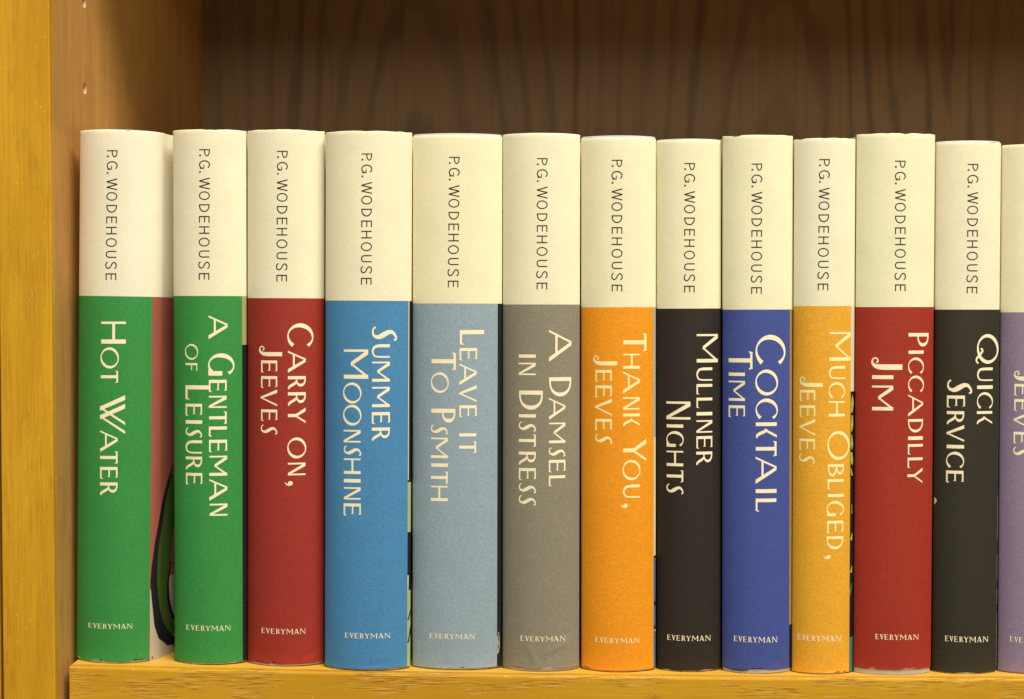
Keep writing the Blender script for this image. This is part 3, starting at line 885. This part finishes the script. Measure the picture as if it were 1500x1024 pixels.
        for j in range(len(dense) - 1):
            for k in range(NSUB):
                a = j * (NSUB + 1) + k
                fs.append((a, a + NSUB + 1, a + NSUB + 2, a + 1))
        me = mesh_from('cover_artwork', vs, fs, smooth=True)
        link('cover_artwork', me, jk, [pm('art_' + m, ART[m], 0.08, 3.3)])
    return root

ART = dict(salmon=(0.33, 0.095, 0.066), black=(0.012, 0.012, 0.014), green=(0.050, 0.092, 0.015), putty=(0.46, 0.40, 0.30), olive=(0.36, 0.33, 0.13),
           navy=(0.012, 0.014, 0.022), sage=(0.36, 0.43, 0.20), bone=(0.70, 0.62, 0.42), sky=(0.30, 0.40, 0.50), mid_blue=(0.06, 0.14, 0.34),
           gold=(0.33, 0.23, 0.07), teal=(0.05, 0.17, 0.16), leaf=(0.33, 0.42, 0.10), steel=(0.10, 0.11, 0.13))
# (from this height downwards, colour) on the part of the jacket beyond the spine's own colour
SIDE = {
 0: [(434, 'salmon')],
 1: [(433, 'olive'), (505, 'black')],
 3: [(440, 'navy'), (706, 'sage'), (779, 'black'), (864, 'sage')],
 4: [(444, 'navy')],
 6: [(450, 'sky'), (640, 'bone'), (818, 'mid_blue')],
 8: [(453, 'gold'), (914, 'black')],
 9: [(448, 'bone'), (573, 'black'), (932, 'teal')],
 11: [(453, 'steel')],
}
# (colour, [(photo height, from, to along the paper beyond the colour line)])
WRAP = {
 0: [('putty', [(862, 219.5, 221), (878, 219.5, 223), (898, 219.5, 225), (917, 219.5, 227), (937, 219.3, 234), (954, 219.2, 250), (969, 219, 262)]),
     ('green', [(700, 250, 260), (707, 248, 259), (737, 241, 257), (766, 237, 255), (795, 232.5, 252), (829, 229.5, 249), (849, 229.3, 246.3), (858, 229.6, 245), (878, 231.5, 244), (898, 233.5, 247), (917, 238.5, 252.5), (937, 248.5, 257)]),
     ('putty', [(850, 246.3, 262), (898, 249.5, 262), (917, 254, 262)]),
     ('black', [(686, 252.5, 253.5), (707, 245, 249), (737, 237, 242), (766, 232, 238), (795, 226.5, 233), (810, 224.6, 231), (829, 222, 230), (849, 220.4, 229.8), (858.6, 220.4, 230), (878, 222, 232), (898, 224, 234), (917, 226, 239), (937, 232, 249), (954, 245, 262)]),
     ('black', [(829, 249, 250.5), (858, 244.5, 247), (878, 243.7, 247), (898, 246.3, 250.5), (917, 251.5, 256)])],
 3: [('bone', [(441, 0, 1.6), (703, 0, 1.6)]), ('black', [(907, 0, 2.5), (900, 3, 5), (893, 5, 8)]), ('black', [(940, 0, 2.5), (930, 3, 5), (918, 5, 8)]),
     ('bone', [(842, 0, 2.2), (865, 0, 1.6)])],
 4: [('bone', [(925, 2.2, 3.0), (935, 3.4, 4.3), (945, 3.6, 4.5), (955, 1.5, 2.6)]), ('bone', [(930, 0.2, 1.0), (957, 0.2, 1.0)]), ('bone', [(936, 0.3, 1.2), (944, 2.4, 3.2)])],
 6: [('black', [(813, 0, 6), (817, 0, 6)]), ('black', [(880, 0, 3), (886, 2, 6)]), ('black', [(915, 0, 2), (921, 2, 6)]), ('leaf', [(921, 0, 4), (924, 0, 5)])],
 9: [('leaf', [(578, 3, 4), (590, 0, 7), (604, 0.5, 4)]), ('leaf', [(608, 2, 5), (622, 0, 6), (632, 1.5, 3)]), ('leaf', [(636, 1.5, 3), (650, 0.2, 6), (658, 3, 4)]),
     ('leaf', [(662, 0, 4), (674, 0, 6), (680, 2, 5)]), ('leaf', [(686, 0, 2), (696, 2, 6)]), ('leaf', [(738, 3, 4), (752, 3, 4.5)]), ('leaf', [(780, 4, 5), (789, 0, 5), (791, 3, 4)]), ('leaf', [(828, 4, 5), (838, 0, 5)]), ('teal', [(853, 3.5, 5), (864, 0, 4), (872, 0, 1.5)])],
 11: [('bone', [(727, 0, 0.6), (790, 0, 0.6)]), ('bone', [(812, 0, 0.6), (850, 0, 0.6)]), ('bone', [(862, 0, 0.6), (884, 0, 0.6)]), ('bone', [(898, 0, 0.6), (975, 0, 0.6)])],
}
EXTRA = {2: [(-17, 3, 4.0, False)], 9: [(12, 14, 2.4, False)], 10: [(8, 7, 2.6, True)], 8: [(-30, 14, -2.5, False)], 4: [(-12, 6, 2.0, False)], 0: [(20, 16, 2.2, True)]}
CREASE = {5: [(24, 34, 0.45, 28, -1.5), (18, 26, 0.5, 24, 0.9), (-14, 26, 2.0, 24, -1.4), (-2, 20, 1.2, 18, 0.8)], 2: [(40, 18, 0.5, 22, 1.0)], 4: [(-15, 8, 0.7, 12, 1.0)], 3: [(10, 8, 0.1, 26, 0.9),],
          10: [(0, 12, 0.02, 40, 0.7)], 8: [(30, 14, -0.6, 16, 1.0)], 11: [(-40, 200, 0.3, 10, 0.6)]}
roots = [make_book(i, s) for i, s in enumerate(BK)]
